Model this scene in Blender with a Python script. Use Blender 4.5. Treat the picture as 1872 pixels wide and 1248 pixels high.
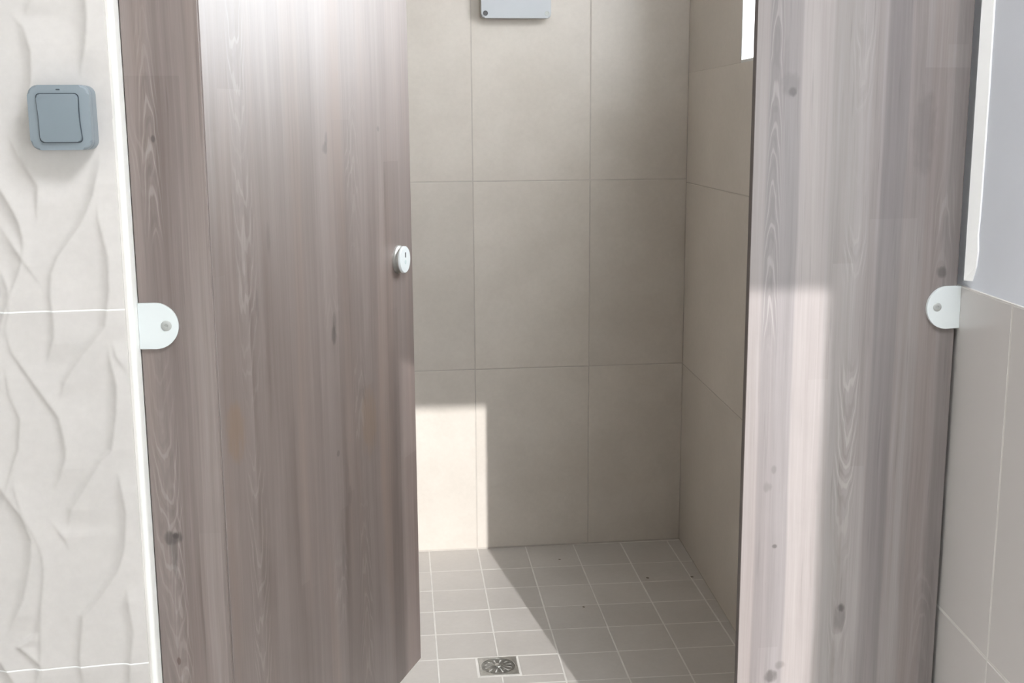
import bpy, bmesh, math, random
import numpy as np
from mathutils import Matrix, Vector

random.seed(4)
for o in list(bpy.data.objects):
    bpy.data.objects.remove(o)
S = bpy.context.scene
COL = S.collection

# ------------------------------------------------------------------ camera
F, PITCH, YAW, ROLL, EYE = 2137.1, math.radians(10.574), math.radians(6.9165), math.radians(.3747), 1.2
fw = Vector((math.sin(YAW) * math.cos(PITCH), math.cos(YAW) * math.cos(PITCH), -math.sin(PITCH)))
rt = Vector((math.cos(YAW), -math.sin(YAW), 0))
dn = fw.cross(rt)
RX = rt * math.cos(ROLL) + dn * math.sin(ROLL)
DY = dn * math.cos(ROLL) - rt * math.sin(ROLL)
CAM = Vector((0, 0, EYE))
cd = bpy.data.cameras.new('camera')
cd.sensor_width = 36
cd.lens = F / 1872 * 36
cd.clip_start = .02
cam = bpy.data.objects.new('camera', cd)
COL.objects.link(cam)
m = Matrix((RX, -DY, -fw)).transposed().to_4x4()
m.translation = CAM
cam.matrix_world = m
S.camera = cam

# ------------------------------------------------------------------ world, sun, exposure
SKY, SUN, WINDOW, FILL_LAMP, FILL_SIDE = 2.4, 4.4, 18.0, 40.0, 3.9  # last two drive added, unseen fill sources
w = bpy.data.worlds.new('sky')
S.world = w
w.use_nodes = True
bg = w.node_tree.nodes['Background']
bg.inputs[0].default_value = (.90, .95, 1.0, 1)
bg.inputs[1].default_value = SKY
sd = bpy.data.lights.new('sun', 'SUN')
sd.energy = SUN
sd.angle = math.radians(.4)
sd.color = (1.0, .995, .985)
sun = bpy.data.objects.new('sun', sd)
COL.objects.link(sun)
SUN_SLOPE_X, SUN_SLOPE_Z = -.135, -.341
sun.rotation_euler = Vector((SUN_SLOPE_X, 1, SUN_SLOPE_Z)).to_track_quat('-Z', 'Y').to_euler()
sun.location = (3, -6, 4)
S.view_settings.view_transform = 'Standard'
S.view_settings.look = 'None'
S.view_settings.gamma = 1
S.view_settings.exposure = 0
S.view_settings.use_curve_mapping = False
S.cycles.max_bounces = 14
S.cycles.diffuse_bounces = 10
S.cycles.use_denoising = True
S.cycles.caustics_reflective = False
S.cycles.caustics_refractive = False

# key planes: X right, Y into the shower, Z up
YP, YB, YL = 1.573, 3.176, 1.545       # partition front, shower back wall, wave wall face
YF = -1.30                            # front wall, inner face
CEIL = 2.6


def at(px, py, n, p):
    r = fw + RX * ((px - 936) / F) + DY * ((py - 624) / F)
    n = Vector(n)
    return CAM + r * (n.dot(Vector(p) - CAM) / n.dot(r))


# ------------------------------------------------------------------ node helpers
def new_mat(name):
    mt = bpy.data.materials.new(name)
    mt.use_nodes = True
    nt = mt.node_tree
    return mt, nt, nt.nodes['Principled BSDF']


class N:
    """tiny expression builder for shader maths"""
    def __init__(s, nt):
        s.nt = nt

    def put(s, sock, v):
        if isinstance(v, (int, float)):
            sock.default_value = v
        elif isinstance(v, (tuple, list)):
            sock.default_value = v
        else:
            s.nt.links.new(v, sock)

    def m(s, op, a, b=0.0, c=0.0):
        n = s.nt.nodes.new('ShaderNodeMath')
        n.operation = op
        s.put(n.inputs[0], a)
        s.put(n.inputs[1], b)
        s.put(n.inputs[2], c)
        return n.outputs[0]

    def add(s, a, b): return s.m('ADD', a, b)
    def sub(s, a, b): return s.m('SUBTRACT', a, b)
    def mul(s, a, b): return s.m('MULTIPLY', a, b)

    def vec(s, x, y, z):
        n = s.nt.nodes.new('ShaderNodeCombineXYZ')
        for i, v in enumerate((x, y, z)):
            s.put(n.inputs[i], v)
        return n.outputs[0]

    def noise(s, v, scale=1, detail=2, rough=.5):
        n = s.nt.nodes.new('ShaderNodeTexNoise')
        s.put(n.inputs['Vector'], v)
        n.inputs['Scale'].default_value = scale
        n.inputs['Detail'].default_value = detail
        n.inputs['Roughness'].default_value = rough
        return n.outputs[0]

    def white(s, x):
        n = s.nt.nodes.new('ShaderNodeTexWhiteNoise')
        n.noise_dimensions = '1D'
        s.put(n.inputs['W'], x)
        return n.outputs[0]

    def ramp(s, v, a, b, lo=0., hi=1., smooth=True):
        n = s.nt.nodes.new('ShaderNodeMapRange')
        n.interpolation_type = 'SMOOTHSTEP' if smooth else 'LINEAR'
        s.put(n.inputs[0], v)
        for i, q in enumerate((a, b, lo, hi)):
            n.inputs[i + 1].default_value = q
        return n.outputs[0]

    def mix(s, f, a, b):
        n = s.nt.nodes.new('ShaderNodeMix')
        n.data_type = 'RGBA'
        s.put(n.inputs[0], f)
        s.put(n.inputs[6], a)
        s.put(n.inputs[7], b)
        return n.outputs[2]

    def scale(s, col, f):
        n = s.nt.nodes.new('ShaderNodeVectorMath')
        n.operation = 'SCALE'
        s.put(n.inputs[0], col)
        s.put(n.inputs['Scale'], f)
        return n.outputs[0]

    def bump(s, h, strength, dist=.001):
        n = s.nt.nodes.new('ShaderNodeBump')
        n.inputs['Strength'].default_value = strength
        n.inputs['Distance'].default_value = dist
        s.put(n.inputs['Height'], h)
        return n.outputs[0]


def plain(name, rgb, rough=.5, metal=0., spec=.5, mottle=0., scale=30.):
    mt, nt, b = new_mat(name)
    b.inputs['Roughness'].default_value = rough
    b.inputs['Metallic'].default_value = metal
    b.inputs['Specular IOR Level'].default_value = spec
    e = N(nt)
    tc = nt.nodes.new('ShaderNodeTexCoord')
    f = e.ramp(e.noise(tc.outputs['Object'], scale, 3), .3, .7, 1 - mottle, 1 + mottle, False)
    e.put(b.inputs['Base Color'], e.scale((*rgb[:3],), f))
    return mt


def tile_mat(name, rgb, rgb2, rough, vary=.05, bump=.06, speck=.025):
    """matt-glazed cement look ceramic, each tile a shade of its own"""
    mt, nt, b = new_mat(name)
    e = N(nt)
    tc = nt.nodes.new('ShaderNodeTexCoord')
    oi = nt.nodes.new('ShaderNodeObjectInfo')
    rnd = oi.outputs['Random']
    off = e.vec(e.mul(rnd, 37.), e.mul(rnd, 91.), 0.)
    va = nt.nodes.new('ShaderNodeVectorMath')
    nt.links.new(tc.outputs['Object'], va.inputs[0])
    nt.links.new(off, va.inputs[1])
    p = va.outputs[0]
    cl = e.ramp(e.noise(p, 5., 5, .6), .3, .7)
    col = e.mix(cl, (*rgb, 1), (*rgb2, 1))
    fine = e.ramp(e.noise(p, 90., 4, .6), .3, .7, 1 - speck, 1 + speck, False)
    col = e.scale(col, e.mul(fine, e.ramp(rnd, 0, 1, 1 - vary, 1 + vary, False)))
    e.put(b.inputs['Base Color'], col)
    e.put(b.inputs['Roughness'], e.ramp(cl, 0, 1, rough - .04, rough + .05, False))
    if bump:
        e.put(b.inputs['Normal'], e.bump(e.noise(p, 14., 4, .55), bump, .002))
    return mt


def wood_mat(name, knots, flames, seed, spec=.6, rough=.34, tones=(), coat=0., lo=(.130, .099, .089), hi=(.285, .240, .228), warm=(.265, .195, .165)):
    """grey oak decor laminate: upright strips, streaks, flame figures and knots; u across, v up"""
    mt, nt, b = new_mat(name)
    e = N(nt)
    tc = nt.nodes.new('ShaderNodeTexCoord')
    sx = nt.nodes.new('ShaderNodeSeparateXYZ')
    nt.links.new(tc.outputs['Object'], sx.inputs[0])
    u, v = sx.outputs[0], sx.outputs[2]
    wob = e.sub(e.noise(e.vec(e.mul(u, 9.), seed, e.mul(v, 1.3)), 1., 3), .5)
    un = e.add(u, e.mul(wob, .030))
    ug = e.add(u, e.mul(wob, .010))
    bands = e.noise(e.vec(e.mul(un, 17.), seed + 3, e.mul(v, .25)), 1., 2)

    def staves(per_m, k):
        q = e.mul(e.add(ug, seed), per_m)
        c0 = e.m('FLOOR', q)
        row = e.m('FLOOR', e.add(e.mul(v, .62), e.mul(e.white(e.add(c0, k)), 7.)))
        return e.white(e.add(e.mul(c0, 7.31), e.add(e.mul(row, 3.77), k)))

    plank = e.add(e.mul(staves(14.5, .3), .6), e.mul(staves(33., 5.7), .4))
    streak = e.noise(e.vec(e.mul(un, 85.), seed + 7, e.mul(v, 1.6)), 1., 5, .62)
    fine = e.noise(e.vec(e.mul(u, 420.), seed + 1, e.mul(v, 9.)), 1., 4, .6)
    blotch = e.noise(e.vec(e.mul(u, 12.), seed + 5, e.mul(v, 2.2)), 1., 3)
    t = e.add(e.mul(bands, .26), e.add(e.mul(plank, .24), e.add(e.mul(streak, .50), e.add(e.mul(fine, .16), e.mul(blotch, .26)))))
    t = e.ramp(t, .50, .94, 0, 1, False)
    col = e.mix(t, (*lo, 1), (*hi, 1))
    wf = e.ramp(e.noise(e.vec(e.mul(un, 14.), seed + 11, e.mul(v, 1.0)), 1., 3), .48, .70, 0, .75)
    col = e.mix(e.mul(wf, t), col, (*warm, 1))
    for (u0, u1, k, tint) in tones:               # broad printed strips
        uw = e.add(u, e.mul(wob, .012))
        msk = e.mul(e.ramp(uw, u0 - .0022, u0 + .0022), e.ramp(uw, u1 - .0022, u1 + .0022, 1, 0))
        col = e.mix(msk, col, e.mix(.16, e.scale(col, k), (*tint, 1)))
    # short dark pores
    por = e.noise(e.vec(e.mul(un, 190.), seed + 2, e.mul(v, 6.)), 1., 3)
    col = e.scale(col, e.ramp(por, .60, .76, 1, .80))
    # flame (cathedral) figure along some axes
    for (uc, hw, ph, amt, dr) in flames:
        du = e.m('DIVIDE', e.sub(un, uc), hw)
        d2 = e.mul(du, du)
        nn = e.noise(e.vec(e.mul(u, 30.), ph, e.mul(v, 7.)), 1., 3)
        ph_ = e.add(e.mul(v, 17. * dr), e.add(e.mul(d2, 2.2), e.add(e.mul(nn, 4.2), ph)))
        ring = e.m('SINE', e.mul(ph_, 6.2832))
        mask = e.mul(e.ramp(d2, .25, 1.1, 1, 0), e.ramp(e.noise(e.vec(ph, e.mul(v, 2.7), 0.), 1., 2), .46, .58))
        li = e.mul(e.ramp(ring, .55, 1.0), mask)
        dk = e.mul(e.ramp(ring, -.45, -1.0), mask)
        col = e.mix(e.mul(li, .27 * amt), col, (.50, .465, .44, 1))
        col = e.scale(col, e.ramp(dk, 0, 1, 1, 1 - .14 * amt, False))
    for (uk, vk, ru, rv, amt, tint) in knots:
        a = e.m('DIVIDE', e.sub(e.add(u, e.mul(wob, .012)), uk), ru)
        c = e.m('DIVIDE', e.sub(v, vk), rv)
        q = e.add(e.add(e.mul(a, a), e.mul(c, c)), e.mul(e.sub(e.noise(e.vec(e.mul(u, 95.), 0., e.mul(v, 40.)), 1., 3), .5), 1.9))
        col = e.mix(e.ramp(q, .15, 1.05, amt, 0), col, (*tint, 1))
    e.put(b.inputs['Base Color'], col)
    e.put(b.inputs['Roughness'], e.ramp(streak, .3, .7, rough - .03, rough + .04, False))
    b.inputs['Specular IOR Level'].default_value = spec
    b.inputs['Coat Weight'].default_value = coat
    b.inputs['Coat Roughness'].default_value = .50
    e.put(b.inputs['Normal'], e.bump(fine, .10, .0006))
    return mt


M = {}
M['grout'] = plain('grout', (.44, .405, .37), .9, mottle=.06)
M['grout_light'] = plain('light_grout', (.66, .64, .61), .9, mottle=.06)
M['grout_wave'] = plain('white_grout', (.86, .86, .86), .8)
M['tile_back'] = tile_mat('beige_cement_tile', (.50, .458, .412), (.55, .507, .460), .34)
M['tile_right'] = plain('greige_wall_tile', (.600, .575, .562), .26, mottle=.012, scale=3)
M['tile_floor'] = tile_mat('beige_floor_tile', (.455, .43, .405), (.50, .475, .45), .45, .03)
M['tile_wave'] = tile_mat('ivory_wave_tile', (.565, .539, .523), (.60, .572, .556), .42, .015, .02)
M['paint'] = plain('blue_white_paint', (.76, .79, .86), .6, mottle=.02, scale=6)
M['white_wall'] = plain('white_plaster', (.82, .82, .80), .8, mottle=.02)
M['reveal'] = plain('window_reveal_paint', (.60, .61, .60), .8, mottle=.02)
M['ceiling'] = plain('ceiling_paint', (.80, .80, .79), .9, mottle=.01)
M['trim'] = plain('white_trim', (.88, .88, .86), .45, mottle=.01)
M['trim_bright'] = plain('bright_white_filler', (.96, .96, .96), .5, mottle=.02)
M['silicone'] = plain('pale_silicone', (.76, .74, .71), .5, mottle=.04)
M['edge'] = plain('dark_laminate_edge', (.085, .070, .064), .5)
M['white_plastic'] = plain('white_plastic', (.67, .71, .72), .35, mottle=.01)
M['screw_steel'] = plain('dull_steel_screw', (.42, .43, .42), .55, metal=.2)
M['screw_dark'] = plain('dark_screw_recess', (.09, .09, .095), .6)
M['steel'] = plain('brushed_steel', (.55, .55, .53), .38, metal=1., mottle=.10, scale=120)
M['steel_dull'] = plain('satin_steel', (.50, .50, .48), .42, metal=.9, mottle=.06, scale=120)
M['dark'] = plain('dark_hollow', (.02, .02, .02), .8)
M['switch'] = plain('grey_switch_plastic', (.225, .265, .297), .42, mottle=.01)
M['switch_key'] = plain('grey_rocker_plastic', (.198, .237, .27), .36, mottle=.01)
M['switch_gap'] = plain('rocker_gap', (.05, .065, .08), .6)
M['box'] = plain('grey_box_plastic', (.46, .48, .505), .22, mottle=.01)
M['box_side'] = plain('grey_box_body', (.50, .50, .49), .4, mottle=.01)
M['indicator'] = plain('indicator_plastic', (.52, .60, .60), .3)
M['crumb'] = plain('brown_crumb', (.14, .12, .095), .9, mottle=.3, scale=200)
M['ground'] = plain('pale_paving', (.45, .44, .42), .9, mottle=.1, scale=3)


def emit_mat(name, rgb, s):
    mt = bpy.data.materials.new(name)
    mt.use_nodes = True
    nt = mt.node_tree
    nt.nodes.clear()
    e = nt.nodes.new('ShaderNodeEmission')
    e.inputs[0].default_value = (*rgb, 1)
    e.inputs[1].default_value = s
    o = nt.nodes.new('ShaderNodeOutputMaterial')
    nt.links.new(e.outputs[0], o.inputs[0])
    return mt


M['pane'] = emit_mat('daylit_frosted_pane', (.93, .97, 1.0), WINDOW)
M['fill_pane'] = emit_mat('fill_glow_pane', (.92, .96, 1.0), FILL_SIDE)  # glow of the added sidelight
M['fill_lamp'] = emit_mat('fill_lamp_glow', (.945, .972, 1.0), FILL_LAMP)  # glow of the added ceiling lamp


# ------------------------------------------------------------------ mesh helpers
def link(o, parent=None):
    COL.objects.link(o)
    if parent:
        o.parent = parent
    return o


def obj(name, me, mats, parent=None, loc=(0, 0, 0), rot=None):
    if isinstance(me, bmesh.types.BMesh):
        bm = me
        bmesh.ops.recalc_face_normals(bm, faces=bm.faces)
        me = bpy.data.meshes.new(name)
        bm.to_mesh(me)
        bm.free()
    if not isinstance(mats, (list, tuple)):
        mats = [mats]
    if not me.materials:
        for q in mats:
            me.materials.append(q)
    o = bpy.data.objects.new(name, me)
    o.location = loc
    if rot is not None:
        o.rotation_euler = rot
    return link(o, parent)


def thing(name, label, cat, loc=(0, 0, 0), rotz=0, group=None):
    o = bpy.data.objects.new(name, None)
    o.empty_display_size = .05
    o.location = loc
    o.rotation_euler = (0, 0, rotz)
    link(o)
    return tag(o, label, cat, group)


def tag(o, label, cat, group=None):
    o['label'] = label
    o['category'] = cat
    if group:
        o['group'] = group
    return o


def structure(o):
    o['kind'] = 'structure'
    return o


def add_box(bm, x0, x1, y0, y1, z0, z1, bev=0., seg=2, mi=0):
    r = bmesh.ops.create_cube(bm, size=1)
    vs = r['verts']
    bmesh.ops.scale(bm, vec=(x1 - x0, y1 - y0, z1 - z0), verts=vs)
    bmesh.ops.translate(bm, vec=((x0 + x1) / 2, (y0 + y1) / 2, (z0 + z1) / 2), verts=vs)
    fs = set(f for v in vs for f in v.link_faces)
    for f in fs:
        f.material_index = mi
    if bev:
        es = set(ed for v in vs for ed in v.link_edges)
        bmesh.ops.bevel(bm, geom=list(es), offset=bev, segments=seg, affect='EDGES', profile=.5)
    return bm


def box(x0, x1, y0, y1, z0, z1, bev=0., seg=2):
    return add_box(bmesh.new(), x0, x1, y0, y1, z0, z1, bev, seg)


def prism(outline, d0, d1, bev=0., axis='y', bev_front_only=True, seg=2):
    """outline (a, z) pairs extruded along y from d0 (front) to d1 (back), the front rim rounded"""
    bm = bmesh.new()
    a = [bm.verts.new((p[0], d0, p[1])) for p in outline]
    b = [bm.verts.new((p[0], d1, p[1])) for p in outline]
    f = bm.faces.new(a)
    bm.faces.new(list(reversed(b)))
    n = len(a)
    for i in range(n):
        j = (i + 1) % n
        bm.faces.new((a[i], b[i], b[j], a[j]))
    if bev:
        bmesh.ops.bevel(bm, geom=list(f.edges), offset=bev, segments=seg, affect='EDGES', profile=.5)
    return bm


def rounded(x0, x1, z0, z1, r, n=6):
    pts = []
    for cx, cz, a0 in ((x1 - r, z1 - r, 0), (x0 + r, z1 - r, 90), (x0 + r, z0 + r, 180), (x1 - r, z0 + r, 270)):
        for k in range(n + 1):
            a = math.radians(a0 + 90 * k / n)
            pts.append((cx + r * math.cos(a), cz + r * math.sin(a)))
    return pts


def lathe(profile, n=40):
    """profile (radius, height) turned about local z"""
    bm = bmesh.new()
    rings = []
    for r, h in profile:
        if r < 1e-6:
            rings.append([bm.verts.new((0, 0, h))])
        else:
            rings.append([bm.verts.new((r * math.cos(2 * math.pi * k / n), r * math.sin(2 * math.pi * k / n), h)) for k in range(n)])
    for A, B in zip(rings, rings[1:]):
        for k in range(n):
            j = (k + 1) % n
            if len(A) == 1:
                bm.faces.new((A[0], B[k], B[j]))
            elif len(B) == 1:
                bm.faces.new((A[k], A[j], B[0]))
            else:
                bm.faces.new((A[k], A[j], B[j], B[k]))
    return bm


def smooth(o, deg=40):
    for p in o.data.polygons:
        p.use_smooth = True
    try:
        o.data.set_sharp_from_angle(angle=math.radians(deg))
    except Exception:
        pass
    return o


_tile_cache = {}


def tile_mesh(wd, ht, th, ch, mat):
    """one ceramic tile: local x across, y up, front at z=th, arrised rim"""
    key = (round(wd, 4), round(ht, 4), round(th, 4), mat.name)
    if key in _tile_cache:
        return _tile_cache[key]
    V, Fc = [], []
    for ins, z in ((ch, th), (0, th - ch * .7), (0, 0)):
        V += [(ins, ins, z), (wd - ins, ins, z), (wd - ins, ht - ins, z), (ins, ht - ins, z)]
    Fc.append((0, 1, 2, 3))
    for a in (0, 4):
        for i in range(4):
            j = (i + 1) % 4
            Fc.append((a + i, a + 4 + i, a + 4 + j, a + j))
    me = bpy.data.meshes.new('tile')
    me.from_pydata(V, [], Fc)
    me.materials.append(mat)
    _tile_cache[key] = me
    return me


def lay(parent, origin, U, Vv, u_cuts, v_cuts, joint, th, ch, mat, hole=None, jitter=.0003):
    """lay tiles on the plane origin + u U + v V between the cut lines; hole is (u0,u1,v0,v1)"""
    Nn = U.cross(Vv).normalized()
    pieces = []
    for u0, u1 in zip(u_cuts, u_cuts[1:]):
        for v0, v1 in zip(v_cuts, v_cuts[1:]):
            r = [(u0 + joint / 2, u1 - joint / 2, v0 + joint / 2, v1 - joint / 2)]
            if hole and not (u1 <= hole[0] or u0 >= hole[1] or v1 <= hole[2] or v0 >= hole[3]):
                a, b_, c, d = r[0]
                h0, h1, k0, k1 = hole
                r = []
                if c < k0: r.append((a, b_, c, k0))
                if d > k1: r.append((a, b_, k1, d))
                c2, d2 = max(c, k0), min(d, k1)
                if a < h0: r.append((a, h0, c2, d2))
                if b_ > h1: r.append((h1, b_, c2, d2))
            pieces += [q for q in r if q[1] - q[0] > .006 and q[3] - q[2] > .006]
    R = Matrix((U, Vv, Nn)).transposed().to_4x4()
    for a, b_, c, d in pieces:
        o = bpy.data.objects.new('tile', tile_mesh(b_ - a, d - c, th, ch, mat))
        mw = R.copy()
        mw.translation = Vector(origin) + U * a + Vv * c + Nn * random.uniform(-jitter, jitter)
        COL.objects.link(o)
        o.parent = parent
        o.matrix_parent_inverse = parent.matrix_world.inverted()
        o.matrix_basis = mw


# ------------------------------------------------------------------ setting: floor, ceiling
TT = .007                                   # tile thickness
fl = structure(obj('floor', box(-1.75, 2.0, YF - .2, 3.32, -.15, -.0004), M['grout_light']))
ang = math.radians(1.42)
Ux = Vector((math.cos(ang), -math.sin(ang), 0))
Uy = Vector((math.sin(ang), math.cos(ang), 0))
FO = Vector((.1264, 2.4865, -TT))           # a crossing of joints beside the drain
fs, fr = .1385, .1338
ucs = [fs * k for k in range(-4, 6)]
vcs = [fr * k for k in range(-7, 5)]
ucs.append(fs * 5 + .085)
vcs.append(fr * 4 + .165)
DR = (.648 * fs, .648 * fs + .090, -.0925, .001)   # opening round the drain (u0,u1,v0,v1)
lay(fl, FO, Ux, Uy, ucs, vcs, .0028, TT, .0008, M['tile_floor'], hole=(DR[0] - .004, DR[1] + .004, DR[2] - .004, DR[3] + .002))
structure(obj('ceiling', box(-1.75, 2.0, YF - .16, 3.32, CEIL, CEIL + .12), M['ceiling']))

# ------------------------------------------------------------------ setting: back wall of the shower
XC = .874                                    # far right corner
XSL = -.42                                   # left side of the cubicle (hidden by the door)
wb = structure(obj('wall_back', box(-1.75, 1.3, YB + TT - TT + .0006, YB + .14, 0, CEIL), M['grout']))
us = [XSL - .02, -.0205, .2810, .6030, .8745]
zs = [0.003, .5262, 1.0455, 1.5650, 2.0840, CEIL]
lay(wb, Vector((0, YB + TT, 0)), Vector((1, 0, 0)), Vector((0, 0, 1)), us, zs, .0028, TT, .0009, M['tile_back'])

# ------------------------------------------------------------------ setting: right wall of the shower with its recessed window
tr = math.tan(math.radians(2.98))
Ur = Vector((-tr, -1, 0)).normalized()       # along the wall towards the camera
Nr = Ur.cross(Vector((0, 0, 1)))             # faces the shower
L_r = (YB - 1.60) / -Ur.y
R0 = Vector((XC, YB, 0))
WU0, WU1, WZ0, WZ1 = (YB - 2.637) / -Ur.y, (YB - 1.93) / -Ur.y, 1.331, 1.98


def on_right(u, depth, z):
    return R0 + Ur * u - Nr * depth + Vector((0, 0, z))


def slab_right(bm, u0, u1, z0, z1, d0, d1, mi=0):
    c = [bm.verts.new(on_right(u, d, z)) for u in (u0, u1) for d in (d0, d1) for z in (z0, z1)]
    for q in ((0, 1, 3, 2), (4, 6, 7, 5), (0, 4, 5, 1), (2, 3, 7, 6), (0, 2, 6, 4), (1, 5, 7, 3)):
        f = bm.faces.new([c[i] for i in q])
        f.material_index = mi


WD = .16
bm = bmesh.new()
d0 = .0006
slab_right(bm, -.1, WU0, 0, CEIL, d0, WD)
slab_right(bm, WU1, L_r, 0, CEIL, d0, WD)
slab_right(bm, WU0, WU1, 0, WZ0, d0, WD)
slab_right(bm, WU0, WU1, WZ1, CEIL, d0, WD)
wr = structure(obj('wall_shower_right', bm, M['grout']))
lay(wr, R0 - Nr * TT, Ur, Vector((0, 0, 1)), [.0, .6600, 1.32, L_r], [.003, .5240, 1.0360, 1.555, 2.074, CEIL], .0028, TT, .0009,
    M['tile_back'], hole=(WU0, WU1, WZ0, WZ1))
win = structure(obj('window_1', bmesh.new(), M['trim']))
bm = bmesh.new()                              # plastered reveal, four sides
for a in ((WU0, WU0 + .006, WZ0, WZ1), (WU1 - .006, WU1, WZ0, WZ1), (WU0, WU1, WZ0, WZ0 + .006), (WU0, WU1, WZ1 - .006, WZ1)):
    slab_right(bm, *a, .0005, WD - .005)
obj('window_reveal', bm, M['reveal'], win)
bm = bmesh.new()
for a in ((WU0, WU0 + .045, WZ0, WZ1), (WU1 - .045, WU1, WZ0, WZ1), (WU0, WU1, WZ0, WZ0 + .045), (WU0, WU1, WZ1 - .045, WZ1)):
    slab_right(bm, *a, WD - .045, WD)
obj('window_frame', bm, M['trim'], win)
bm = bmesh.new()
slab_right(bm, WU0 + .04, WU1 - .04, WZ0 + .04, WZ1 - .04, WD - .022, WD - .014)
obj('pane', bm, M['pane'], win)

# ------------------------------------------------------------------ setting: left side of the shower (behind the door)
ws = structure(obj('wall_shower_left', box(XSL - .12, XSL - TT, YL + .06, YB + .05, 0, CEIL), M['grout']))
lay(ws, Vector((XSL - TT, YL + .07, 0)), Vector((0, 1, 0)), Vector((0, 0, 1)), [0, .35, .95, YB - YL - .07], zs, .0028, TT, .0009, M['tile_back'])

# ------------------------------------------------------------------ setting: right wall of the washroom, tiled below, painted above
to = math.tan(math.radians(6.15))
Uo = Vector((to, 1, 0)).normalized()          # along the wall, away from the camera
No = Vector((-Uo.y, Uo.x, 0))                 # faces left
Y_END = 1.27
O0 = Vector((.8393 - to * (YP - Y_END), Y_END, 0))
L_o = (1.60 - Y_END) / Uo.y


def on_outer(u, d, z):
    return O0 + Uo * u + No * d + Vector((0, 0, z))


def slab_outer(bm, u0, u1, z0, z1, d0, d1, mi=0):
    c = [bm.verts.new(on_outer(u, d, z)) for u in (u0, u1) for d in (d0, d1) for z in (z0, z1)]
    for q in ((0, 1, 3, 2), (4, 6, 7, 5), (0, 4, 5, 1), (2, 3, 7, 6), (0, 2, 6, 4), (1, 5, 7, 3)):
        f = bm.faces.new([c[i] for i in q])
        f.material_index = mi


Z_TILE = .9665
bm = bmesh.new()
slab_outer(bm, 0, L_o, 0, Z_TILE, -.16, -.0006, 0)
slab_outer(bm, 0, L_o, Z_TILE, CEIL, -.16, -.005, 1)
wo = structure(obj('wall_right', bm, [M['grout_light'], M['paint']]))
uj = (1.4015 - Y_END) / Uo.y
lay(wo, O0 + Uo * 0 - No * TT, -Uo, Vector((0, 0, 1)), [-L_o, -uj, 0], [.003, .4755, Z_TILE], .0034, TT, .0010, M['tile_right'])
# ragged white filler strip beside the panel, above the tiling
bm = bmesh.new()
u_in = (1.5500 - Y_END) / Uo.y
npt = 60
A, B = [], []
for k in range(npt + 1):
    z = .9775 + (2.3 - .9775) * k / npt
    wdt = .0215 + .0003 * math.sin(k * 1.7) + .0004 * math.sin(k * .61 + 1)
    if k < 6:
        wdt -= .004 * (.5 + .5 * math.sin(k * 2.4)) + (.012 if k == 0 else 0)
    A.append([bm.verts.new(on_outer(u_in, d, z)) for d in (-.006, .0050)])
    B.append([bm.verts.new(on_outer(u_in - wdt, d, z)) for d in (-.0030, -.006)])
for k in range(npt):
    q0 = A[k] + B[k]
    q1 = A[k + 1] + B[k + 1]
    for i in range(4):
        j = (i + 1) % 4
        bm.faces.new((q0[i], q0[j], q1[j], q1[i]))
bm.faces.new(A[0] + B[0])
bm.faces.new(A[-1] + B[-1])
structure(obj('trim_2', bm, M['trim_bright']))

# ------------------------------------------------------------------ setting: left wall with relief wave tiles
XE = -.3060                                   # its end, beside the partition
wl = structure(obj('wall_left', box(-1.75, XE - .004, YL + .0004, YL + .13, 0, CEIL), M['grout_wave']))


def wpt(p):
    q = at(p[0], p[1], (0, 1, 0), (0, YL, 0))
    return q.x, q.z


CURVES = [
    [(7, 10), (44, 50), (59, 94), (60, 148), (52, 200), (40, 250)],
    [(75, -60), (58, 0), (50, 17), (45, 44)],
    [(150, -80), (158, 0), (161, 34), (158, 84), (148, 135), (156, 160)],
    [(182, 270), (182, 303), (172, 357), (150, 410), (108, 467), (96, 500), (94, 541), (101, 588), (101, 615), (90, 655), (74, 690)],
    [(-20, 395), (7, 420), (44, 474), (87, 535), (96, 548)],
    [(-20, 470), (0, 491), (17, 528), (20, 568), (13, 602), (24, 642), (67, 703), (111, 763), (123, 820), (122, 837), (113, 868), (89, 916)],
    [(178, 330), (182, 400), (199, 467), (202, 528), (194, 595), (151, 649), (121, 696), (111, 730), (106, 760)],
    [(195, 602), (202, 649), (215, 703), (215, 753), (206, 820), (189, 837), (151, 899), (134, 926), (120, 990)],
    [(7, 629), (20, 720), (40, 764), (37, 820), (31, 834), (7, 919), (-10, 950)],
    [(34, 834), (27, 885), (45, 947), (60, 985), (58, 1026), (45, 1094), (20, 1149), (0, 1183)],
    [(69, 923), (95, 950), (122, 984), (140, 1030)],
    [(211, 834), (226, 902), (233, 937), (230, 998), (219, 1039), (185, 1090), (154, 1122), (148, 1200), (160, 1280)],
    [(228, 1040), (238, 1110), (246, 1150), (240, 1210), (238, 1280)],
    [(38, 1180), (60, 1110), (78, 1150), (80, 1215), (70, 1290)],
    [(196, 590), (215, 650), (242, 690), (250, 720)],
    [(0, 215), (40, 290), (72, 340), (70, 400), (60, 440)],
]
poly = []
for c in CURVES:
    q = [wpt(p) for p in c]
    q.sort(key=lambda t: t[1])
    poly.append((np.array([t[1] for t in q]), np.array([t[0] for t in q])))
# the same flowing lines go on outside the picture
for k in range(7):
    zz = np.linspace(0, CEIL, 160)
    x0 = -.47 - .05 * k
    poly.append((zz, x0 + .028 * np.sin(zz * 13.5 + k * 2.2) + .008 * np.sin(zz * 31 + k)))
for k in range(4):
    zz = np.linspace(1.40, CEIL, 90)
    poly.append((zz, -.33 - .035 * k + .026 * np.sin(zz * 13.5 + k * 2.2)))
    zz = np.linspace(0, .44, 40)
    poly.append((zz, -.33 - .035 * k + .026 * np.sin(zz * 13.5 + k * 2.2 + 1)))


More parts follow.
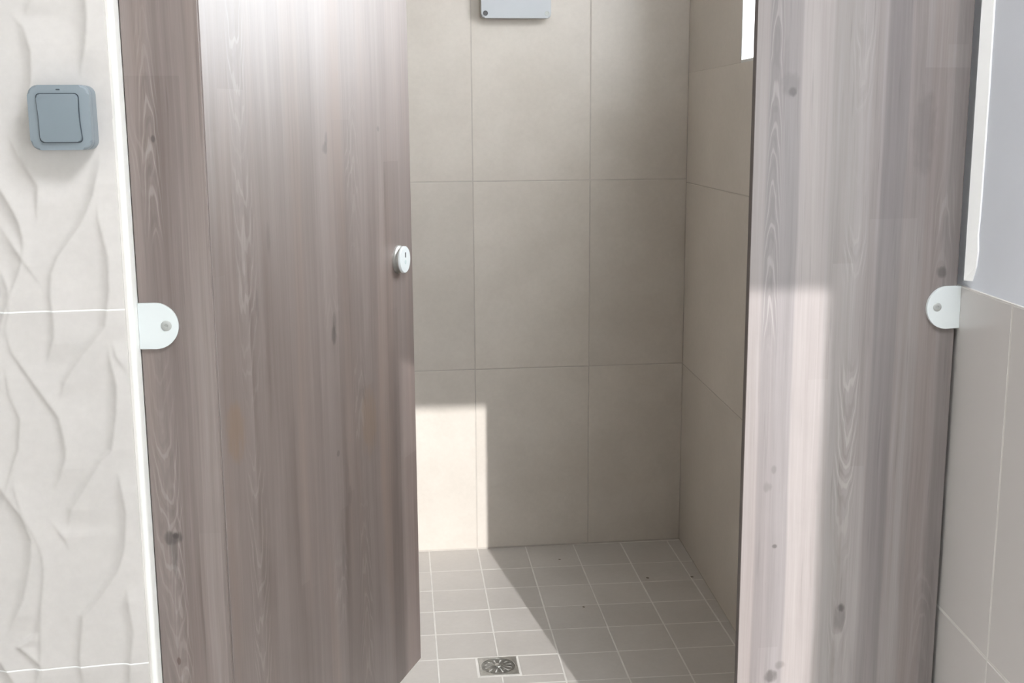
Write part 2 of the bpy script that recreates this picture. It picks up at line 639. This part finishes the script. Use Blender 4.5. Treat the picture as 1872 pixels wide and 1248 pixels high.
def relief(X, Z):
    h = np.zeros_like(X)
    for zc, xc in poly:
        x = np.interp(Z, zc, xc)
        d = x - X
        taper = np.clip((Z - zc[0]) / .045, 0, 1) * np.clip((zc[-1] - Z) / .045, 0, 1)
        ramp_ = np.where(d > 0, np.exp(-np.abs(d) / .0095), np.exp(-np.abs(d) / .050))
        h = h + (.0078 * taper * ramp_) ** 5
    return h ** .2


def wave_tile(x0, x1, z0, z1, step):
    nx = max(2, int(round((x1 - x0) / step)) + 1)
    nz = max(2, int(round((z1 - z0) / step)) + 1)
    X, Z = np.meshgrid(np.linspace(x0, x1, nx), np.linspace(z0, z1, nz))
    H = relief(X, Z)
    e = np.minimum.reduce([X - x0, x1 - X, Z - z0, z1 - Z])
    H = H - .0002 * np.clip(1 - e / .0010, 0, 1)
    V = np.stack([X - x0, -H, Z - z0], -1).reshape(-1, 3)
    V = np.vstack([V, [[0, TT, 0], [x1 - x0, TT, 0], [x1 - x0, TT, z1 - z0], [0, TT, z1 - z0]]])
    i = np.arange((nz - 1) * nx).reshape(nz - 1, nx)[:, :-1].ravel()
    Fc = [tuple(r) for r in np.stack([i, i + 1, i + 1 + nx, i + nx], -1).tolist()]
    n = nz * nx
    Fc.append(tuple(range(nx)) [::-1] + (n, n + 1))
    Fc.append(tuple(range((nz - 1) * nx, nz * nx)) + (n + 2, n + 3))
    Fc.append(tuple(range(0, n, nx)) + (n + 3, n))
    Fc.append(tuple(range(nx - 1, n, nx))[::-1] + (n + 1, n + 2))
    Fc.append((n, n + 3, n + 2, n + 1))
    me = bpy.data.meshes.new('wave_tile')
    me.from_pydata(V.tolist(), [], Fc)
    me.polygons.foreach_set('use_smooth', [True] * len(me.polygons))
    o = obj('tile', me, M['tile_wave'], wl, (x0, YL, z0))
    me.set_sharp_from_angle(angle=math.radians(50))


wz = [.002, .4785, .9668, 1.4550, 1.9433, 2.4316]
for r in range(5):
    fine = r in (0, 1, 2)
    wave_tile(XE - .2985, XE - .0100, wz[r] + .0002, wz[r + 1] - .0002, .0019 if fine else .006)
    for k in range(1, 4):
        xr = XE - .0100 - .2995 * k
        wave_tile(xr - .291 - .008, xr - .0015, wz[r] + .0008, wz[r + 1] - .0008, .008)
for zj in wz[1:4]:                              # thin white joints that follow the relief
    xs = np.linspace(XE - .2985, XE - .0100, 160)
    vs_, fs_ = [], []
    for x in xs:
        for dz, off in ((-.0011, -.0003), (-.0008, .0003), (.0008, .0003), (.0011, -.0003)):
            vs_.append((x, YL - float(relief(np.array(x), np.array(zj + dz))) - off, zj + dz))
    for k in range(159):
        for q in range(3):
            a = 4 * k + q
            fs_.append((a, a + 4, a + 5, a + 1))
    me = bpy.data.meshes.new('grout_joint')
    me.from_pydata(vs_, [], fs_)
    obj('grout_joint', me, M['grout_wave'], wl)
# white end trim of that wall: rounded nose towards the room, flat return to the partition
prof = [(XE - .0075, YL + .012), (XE - .0075, YL - .0004), (XE - .0055, YL - .0012), (XE - .0030, YL - .0002), (XE - .0012, YL + .0024), (XE - .0004, YL + .0060),
        (XE, YP + .030), (XE - .0040, YP + .030)]
bm = bmesh.new()
lo_, hi_ = [bm.verts.new((x, y, .0)) for x, y in prof], [bm.verts.new((x, y, 2.42)) for x, y in prof]
for k in range(len(prof)):
    j = (k + 1) % len(prof)
    bm.faces.new((lo_[k], lo_[j], hi_[j], hi_[k]))
bm.faces.new(lo_)
bm.faces.new(hi_)
structure(smooth(obj('trim_1', bm, M['trim']), 50))
structure(obj('trim_3', box(XE - .0108, XE - .0070, YL - .0003, YL + .02, .0, 2.42, .0002, 1), M['silicone']))

# ------------------------------------------------------------------ setting: the room behind the camera
ENT0, ENT1, ENTZ = .522, 1.0545, 2.0
SL0, SL1, SLZ0 = 1.09, 1.84, .12       # added glowing sidelight, out of view, for haze on the right panel
bm = bmesh.new()
add_box(bm, -1.75, ENT0, YF - .16, YF, 0, CEIL)
add_box(bm, ENT1, SL0, YF - .16, YF, 0, ENTZ)
add_box(bm, SL1, 2.0, YF - .16, YF, 0, ENTZ)
add_box(bm, SL0, SL1, YF - .16, YF, 0, SLZ0)
add_box(bm, ENT1, 2.0, YF - .16, YF, ENTZ, CEIL)
add_box(bm, ENT0, ENT1, YF - .16, YF, ENTZ, CEIL)
structure(obj('wall_front', bm, M['white_wall']))
w2 = structure(obj('added_fill_window', bmesh.new(), M['trim']))  # added window behind the camera, there only to give light
bm = bmesh.new()
for a in ((SL0, SL0 + .04, SLZ0, ENTZ), (SL1 - .04, SL1, SLZ0, ENTZ), (SL0, SL1, SLZ0, SLZ0 + .04), (SL0, SL1, ENTZ - .04, ENTZ)):
    add_box(bm, a[0], a[1], YF - .10, YF - .05, a[2], a[3])
obj('window_frame', bm, M['trim'], w2)
obj('pane', box(SL0 + .035, SL1 - .035, YF - .085, YF - .077, SLZ0 + .035, ENTZ - .035), M['fill_pane'], w2)
for nm, x0, x1, z0, z1 in (('doorway_daylight', ENT0, ENT1, 0, ENTZ),):
    pd = bpy.data.lights.new(nm, 'AREA')          # sampling portals: they let the sky in, they give no light themselves
    pd.shape = 'RECTANGLE'
    pd.size, pd.size_y = x1 - x0, z1 - z0
    pd.cycles.is_portal = True
    po = bpy.data.objects.new(nm, pd)
    COL.objects.link(po)
    po.location = ((x0 + x1) / 2, YF - .15, (z0 + z1) / 2)
    po.rotation_euler = (math.pi / 2, 0, 0)
structure(obj('wall_side', box(-1.87, -1.75, YF - .16, 3.32, 0, CEIL), M['white_wall']))
structure(obj('wall_entrance', box(1.88, 2.0, YF, Y_END + .02, 0, CEIL), M['white_wall']))
structure(obj('wall_return', box(.93, 2.0, Y_END + .01, Y_END + .13, 0, CEIL), M['white_wall']))
structure(obj('ground', box(-8, 9, -14, YF - .16, -.30, -.02), M['ground']))
# added ceiling lamp, out of view, brightens the right panel and wall
lt = thing('added_fill_light', 'added flat ceiling lamp, out of view, that brightens the washroom', 'light', (.62, .45, CEIL))
obj('fill_light_frame', box(-.32, .32, -.32, .32, -.045, 0, .006), M['trim'], lt)
obj('fill_diffuser', box(-.29, .29, -.29, .29, -.055, -.046, .003), M['fill_lamp'], lt)

# ------------------------------------------------------------------ partition panels and door
PB, PT, TH = .1242, 2.02, .013                # bottom, top, thickness
XH, XRL, XRR, XPL = -.2095, .5262, .8345, XE + .0010
BR, KN = (.30, .20, .13), (.055, .046, .044)


def uv_panel(px, py, x0):
    q = at(px, py, (0, 1, 0), (0, YP, 0))
    return q.x - x0, q.z - PB


def knots_for(lst, fn):
    out = []
    for px, py, ru, rv, amt, tint in lst:
        a, b_ = fn(px, py)
        out.append((a, b_, ru, rv, amt, tint))
    return out


def slab(name, wd, mat, parent, rim=None):
    """laminate board, faces in decor and rims dark; local x across, z up, front at y=0"""
    bm = box(0, wd, 0, TH, 0, PT - PB, .0008, 1)
    bm.normal_update()
    for f in bm.faces:
        f.material_index = 0 if abs(f.normal.y) > .9 else 1
    return obj(name, bm, [mat, rim or M['edge']], parent)


# fixed panel on the left
kl = knots_for([(280, 254, .0035, .006, .7, KN), (316, 982, .013, .012, .6, KN), (320, 979, .005, .006, .85, KN), (318, 1010, .005, .05, .35, KN),
                (325, 1208, .003, .006, .75, (.10, .06, .05))], lambda a, b_: uv_panel(a, b_, XPL))
ul = uv_panel(320, 1000, XPL)[0]
ml = wood_mat('oak_decor_left', kl, [(ul, .013, .3, .8, 1), (uv_panel(262, 200, XPL)[0], .02, 2.1, .6, -1)], 2.0)
pl = thing('partition_panel', 'narrow fixed wood-grain panel between white wall edge and open door', 'panel', (XPL, YP, PB))
slab('board', XH - .0004 - XPL, ml, pl, ml)


def foot(parent, x):
    bm = lathe([(0, -PB + .001), (.022, -PB + .001), (.022, -PB + .008), (.009, -PB + .012), (.009, -.002), (.014, -.002), (.014, 0), (0, 0)], 20)
    o = smooth(obj('foot', bm, M['steel_dull'], parent, (x, TH / 2, 0)))


foot(pl, .045)
# fixed panel on the right
kr = knots_for([(1453, 168, .0075, .008, .70, KN), (1448, 155, .016, .020, .42, (.12, .105, .105)), (1440, 120, .006, .04, .25, (.12, .105, .105)), (1722, 498, .010, .010, .55, KN), (1538, 1110, .006, .008, .75, KN),
                (1535, 1130, .010, .03, .3, KN), (1415, 998, .005, .004, .7, KN), (1408, 1236, .011, .012, .7, KN), (1425, 1215, .009, .008, .35, KN),
                (1402, 890, .008, .010, .3, KN), (1415, 858, .005, .008, .3, KN), (1690, 240, .02, .07, .22, KN)], lambda a, b_: uv_panel(a, b_, XRL))
fr_ = [(uv_panel(1572, 300, XRL)[0], .019, .0, 1.0, -1), (uv_panel(1412, 500, XRL)[0], .013, 1.3, .7, 1), (uv_panel(1745, 120, XRL)[0], .02, 2.9, .6, 1)]
def _u(px):
    return uv_panel(px, 700, XRL)[0]


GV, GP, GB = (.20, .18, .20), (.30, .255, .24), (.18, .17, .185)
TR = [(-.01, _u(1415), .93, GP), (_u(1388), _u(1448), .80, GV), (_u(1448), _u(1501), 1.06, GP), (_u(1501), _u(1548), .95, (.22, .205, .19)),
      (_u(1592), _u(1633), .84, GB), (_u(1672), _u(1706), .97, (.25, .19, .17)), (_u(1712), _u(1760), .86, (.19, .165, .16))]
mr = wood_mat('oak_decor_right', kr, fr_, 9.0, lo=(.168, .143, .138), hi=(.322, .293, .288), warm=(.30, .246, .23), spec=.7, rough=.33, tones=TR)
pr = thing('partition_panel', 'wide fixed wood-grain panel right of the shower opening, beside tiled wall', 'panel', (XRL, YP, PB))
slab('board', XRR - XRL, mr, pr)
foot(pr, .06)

# door, hinged on the left and swung into the shower
DA = math.radians(23.8)                        # from straight ahead
DWID = .7165
Dd = Vector((math.sin(DA), math.cos(DA), 0))
Dn = Vector((math.cos(DA), -math.sin(DA), 0))   # outer face looks right
H0 = Vector((XH + .0004, YP + TH + .0012, PB))


def uv_door(px, py):
    q = at(px, py, Dn, H0)
    return (q - H0).dot(Dd), q.z - PB


kd = knots_for([(595, 270, .011, .012, .6, KN), (597, 255, .007, .014, .45, KN), (690, 235, .008, .006, .5, KN), (610, 612, .012, .018, .65, KN), (611, 590, .008, .02, .4, KN),
                (432, 790, .028, .05, .55, (.19, .12, .075)), (618, 829, .007, .006, .6, KN), (640, 905, .008, .02, .3, KN), (675, 770, .04, .07, .45, (.20, .13, .085)),
                (490, 440, .006, .03, .3, KN), (628, 1020, .008, .03, .3, KN), (470, 560, .005, .03, .3, KN)], uv_door)
md = wood_mat('oak_decor_door', kd, [(uv_door(600, 400)[0], .035, .8, .5, 1), (uv_door(470, 900)[0], .03, 3.3, .6, -1), (uv_door(660, 800)[0], .035, 5.1, .5, 1)], 17.0, spec=1.0, rough=.48, coat=.8,
              lo=(.108, .078, .070), hi=(.245, .203, .192), warm=(.235, .165, .135))
door = thing('shower_door', 'open wood-grain cubicle door swung inwards with round white lock', 'door', H0, math.pi / 2 - DA)
# local x runs along the door from the hinge; -y is the outer face
bo = slab('board', DWID, md, door, ml)
for z in (.25, 1.62):                          # rising hinges on the inner face
    hb = obj('hinge', box(.000, .05, TH + .0003, TH + .004, z, z + .07, .001, 1), M['steel_dull'], door)
    smooth(obj('knuckle', lathe([(0, 0), (.006, 0), (.006, .07), (0, .07)], 16), M['steel_dull'], hb, (.004, TH + .0075, z)))
lu, lz = uv_door(727.5, 474)
rot_out = (math.pi / 2, 0, 0)                 # local z of a turned piece looks to -y
lk = smooth(obj('lock', lathe([(0, 0), (.0265, 0), (.0265, .0035), (.0245, .0055), (.0225, .0065), (.0225, .0095), (0, .0095)], 48), M['steel_dull'], door, (lu, 0, lz), rot_out))
smooth(obj('lock_disc', lathe([(0, .0095), (.0240, .0095), (.0252, .0105), (.0252, .0135), (.0240, .0150), (0, .0152)], 48), M['white_plastic'], lk))
obj('coin_slot', box(-.0020, .0020, .004, .0135, .0148, .0158, .0003, 1), M['screw_dark'], lk)
smooth(obj('indicator', lathe([(0, .0150), (.0042, .0150), (.0038, .0157), (0, .0158)], 20), M['indicator'], lk, (0, -.0045, 0)))


# ------------------------------------------------------------------ D-shaped wall brackets
def bracket(x_wall, side, z0, z1, ext, label, arm, sx, sz, sr, wall_rot):
    """side +1: the plate grows to the right from the wall, -1: to the left"""
    t = thing('wall_bracket', label, 'bracket', (x_wall, YP, (z0 + z1) / 2))
    hh = (z1 - z0) / 2
    r = hh * .985
    pts = [(-side * .0006, -hh), (side * (ext - r), -hh)]
    for k in range(1, 24):
        a = -math.pi / 2 + math.pi * k / 24
        pts.append((side * (ext - r + r * math.cos(a)), hh * math.sin(a)))
    pts += [(side * (ext - r), hh), (-side * .0006, hh)]
    smooth(obj('plate', prism(pts, -.0048, -.0003, .0011), M['white_plastic'], t))
    fx = (-.0002, .0032) if side > 0 else (-.0032, .0002)
    obj('flange', box(*fx, -.0042, arm, -hh, hh, .0008, 1), M['white_plastic'], t, rot=(0, 0, wall_rot))
    sc = smooth(obj('screw', lathe([(0, 0), (sr, 0), (sr, .0006), (sr * .8, .0016), (sr * .35, .0019), (sr * .30, .0010), (0, .0008)], 24), M['screw_steel'], t,
                    (sx, -.0047, sz), (math.pi / 2, 0, 0)))
    return t


b0 = at(254.5, 553.5, (0, 1, 0), (0, YP, 0))
b1 = at(258.5, 637.5, (0, 1, 0), (0, YP, 0))
be = at(326.5, 594, (0, 1, 0), (0, YP - .004, 0))
bs = at(304, 595.5, (0, 1, 0), (0, YP - .005, 0))
zc = (b0.z + b1.z) / 2
bracket(XE + .0006, 1, b1.z, b0.z, be.x - XE - .0006, 'white rounded bracket joining narrow left panel to white wall edge', TH + .008,
        bs.x - XE - .0006, bs.z - zc, .0070, 0)
c0 = at(1745, 522.5, (0, 1, 0), (0, YP - .003, 0))
c1 = at(1740, 600, (0, 1, 0), (0, YP - .003, 0))
ce = at(1694.5, 562, (0, 1, 0), (0, YP - .004, 0))
cs = at(1713.5, 561, (0, 1, 0), (0, YP - .005, 0))
zc = (c0.z + c1.z) / 2
XW = .8385
bracket(XW, -1, c1.z, c0.z, XW - ce.x, 'white rounded bracket joining wide right panel to tiled side wall', TH + .008,
        cs.x - XW, cs.z - zc, .0062, 0)

# ------------------------------------------------------------------ light switch on the wave wall
p0, p1 = at(48, 155, (0, 1, 0), (0, YL - .034, 0)), at(171, 274, (0, 1, 0), (0, YL - .034, 0))
SW, SH = p1.x - p0.x, p0.z - p1.z
sw = thing('light_switch', 'grey surface-mounted rocker switch on ivory wave tiles', 'switch', ((p0.x + p1.x) / 2, YL - .0002, (p0.z + p1.z) / 2))
hw, hh = SW / 2, SH / 2
smooth(obj('housing', prism(rounded(-hw, hw, -hh, hh, .011), -.024, 0, .0035, seg=3), M['switch'], sw), 30)
smooth(obj('front_plate', prism(rounded(-hw + .0002, hw - .0002, -hh + .0002, hh - .0002, .012), -.036, -.0235, .003, seg=3), M['switch'], sw), 30)


def key_outline(g):
    a0, a1, z0_, z1_ = -hw + .0115 - g, hw - .0125 + g, -hh + .0100 - g, hh - .0110 + g
    base = rounded(a0, a1, z0_, z1_, .005 + g * .5, 5)
    out = []
    for i, (x, z) in enumerate(base):
        out.append((x, z))
    # the tall sides bow inwards at the middle
    dense = []
    n = len(out)
    for i in range(n):
        (xa, za), (xb, zb) = out[i], out[(i + 1) % n]
        k = 12 if abs(za - zb) > .02 else 1
        for j in range(k):
            t = j / k
            dense.append((xa + (xb - xa) * t, za + (zb - za) * t))
    res = []
    for x, z in dense:
        s = (z - z0_) / (z1_ - z0_)
        if x > 0:
            x += -.0022 * math.sin(math.pi * min(1, max(0, s * 1.05))) * .6 + .0022 * (.5 - s)
        else:
            x += .0010 * math.sin(math.pi * s) + .0020 * (.5 - s)
        res.append((x, z))
    return res


obj('rocker_gap', prism(key_outline(.0011), -.0366, -.034, 0), M['switch_gap'], sw)
smooth(obj('rocker', prism(key_outline(0), -.0392, -.034, .0018, seg=3), M['switch_key'], sw), 30)
obj('mark', prism(rounded(-.0024, .0024, hh - .0066, hh - .0050, .0006, 3), -.0363, -.034, 0), M['switch_gap'], sw)

# ------------------------------------------------------------------ junction box on the back wall
q0, q1 = at(880, 33, (0, 1, 0), (0, YB - .035, 0)), at(1007, 33, (0, 1, 0), (0, YB - .035, 0))
BW = q1.x - q0.x
BH = BW * 1.0
jb = thing('junction_box', 'light grey square box with corner screws high on the beige tiled wall', 'box', ((q0.x + q1.x) / 2, YB - .0004, q0.z))
smooth(obj('body', prism(rounded(-BW / 2 + .001, BW / 2 - .001, .001, BH - .001, .008), -.024, 0, .001), M['box_side'], jb), 30)
smooth(obj('lid', prism(rounded(-BW / 2, BW / 2, 0, BH, .009), -.038, -.0245, .0045, seg=4), M['box'], jb), 30)
s0, s1 = at(887.5, 24, (0, 1, 0), (0, YB - .039, 0)), at(1000.5, 24.5, (0, 1, 0), (0, YB - .039, 0))
for i, zz in enumerate((s0.z - q0.z, BH - (s0.z - q0.z))):
    for j, xx in enumerate((s0.x, s1.x)):
        o = smooth(obj('screw', lathe([(0, 0), (.0066, 0), (.0066, .0010), (.0052, .0013), (.0046, .0004), (0, .0003)], 24),
                       M['screw_dark'] if j == 0 else M['screw_steel'], jb, (xx - jb.location.x, -.0378, zz), (math.pi / 2, 0, 0)))
        if j == 0:
            o['label'] = 'dark screw'

# ------------------------------------------------------------------ floor drain
dc = FO + Ux * ((DR[0] + DR[1]) / 2) + Uy * ((DR[2] + DR[3]) / 2)
drn = thing('floor_drain', 'small square steel floor drain with round petal-slotted grate', 'drain', (dc.x, dc.y, 0), -ang)
D = .0435
NS, RR = 48, .0385
bm = bmesh.new()                               # square surround with a round opening
inn, outr = [], []
for k in range(NS):
    a = 2 * math.pi * k / NS
    c, s = math.cos(a), math.sin(a)
    sc = D / max(abs(c), abs(s))
    inn.append((RR * c, RR * s))
    outr.append((sc * c, sc * s))
lev = [[bm.verts.new((x, y, z)) for x, y in ring] for ring, z in ((inn, -.006), (inn, .0008), (outr, .0008), (outr, -.006))]
for A, B in zip(lev, lev[1:]):
    for k in range(NS):
        bm.faces.new((A[k], A[(k + 1) % NS], B[(k + 1) % NS], B[k]))
obj('surround', bm, M['steel'], drn)
bm = bmesh.new()                               # grate: hub, twelve slots, dished rim
NA = 96
radii = [.004, .0115, .014, .022, .0285, .031, .0350, .0378]
hts = [.0022, .0020, .0016, .0010, .0004, .0002, .0008, .0002]
g = [[bm.verts.new((r * math.cos(2 * math.pi * k / NA), r * math.sin(2 * math.pi * k / NA), h)) for k in range(NA)] for r, h in zip(radii, hts)]
bm.faces.new(g[0])
for i in range(len(g) - 1):
    for k in range(NA):
        if k % 8 in (3, 4) and i in (1, 2, 3, 4):
            continue
        bm.faces.new((g[i][k], g[i][(k + 1) % NA], g[i + 1][(k + 1) % NA], g[i + 1][k]))
bmesh.ops.solidify(bm, geom=bm.faces[:], thickness=.0012)
smooth(obj('grate', bm, M['steel'], drn), 35)
smooth(obj('hub', lathe([(.0085, .0018), (.0085, .0034), (.0065, .0046), (0, .0050)], 28), M['steel'], drn, (0, 0, 0)))
obj('pit', lathe([(.0380, -.002), (.0380, -.0062), (0, -.0062)], 40), M['dark'], drn)

# ------------------------------------------------------------------ crumbs on the shower floor
for (px, py, rr, where) in ((1023, 1022, .0026, 'tiny dark crumb on shaded floor nearest the back wall'), (1184, 1056, .0032, 'dark crumb on shaded floor, second from the right wall'),
                            (1265, 1054, .0032, 'dark crumb on shaded floor closest to the right wall'), (1067, 1109, .0026, 'tiny dark crumb on floor tile nearest the drain')):
    q = at(px, py, (0, 0, 1), (0, 0, .001))
    bm = bmesh.new()
    bmesh.ops.create_icosphere(bm, subdivisions=2, radius=1)
    for v in bm.verts:
        k = 1 + .35 * math.sin(v.co.x * 5 + px) * math.cos(v.co.y * 6 + py)
        v.co = Vector((v.co.x * rr * 1.3 * k, v.co.y * rr * .8 * k, max(-.3, v.co.z) * rr * .45 * k))
    zmin = min(v.co.z for v in bm.verts)
    o = obj('crumb', bm, M['crumb'], None, (q.x, q.y, -zmin + .0004), (0, 0, px * .7))
    tag(o, where, 'dirt', 'crumbs on the shower floor')
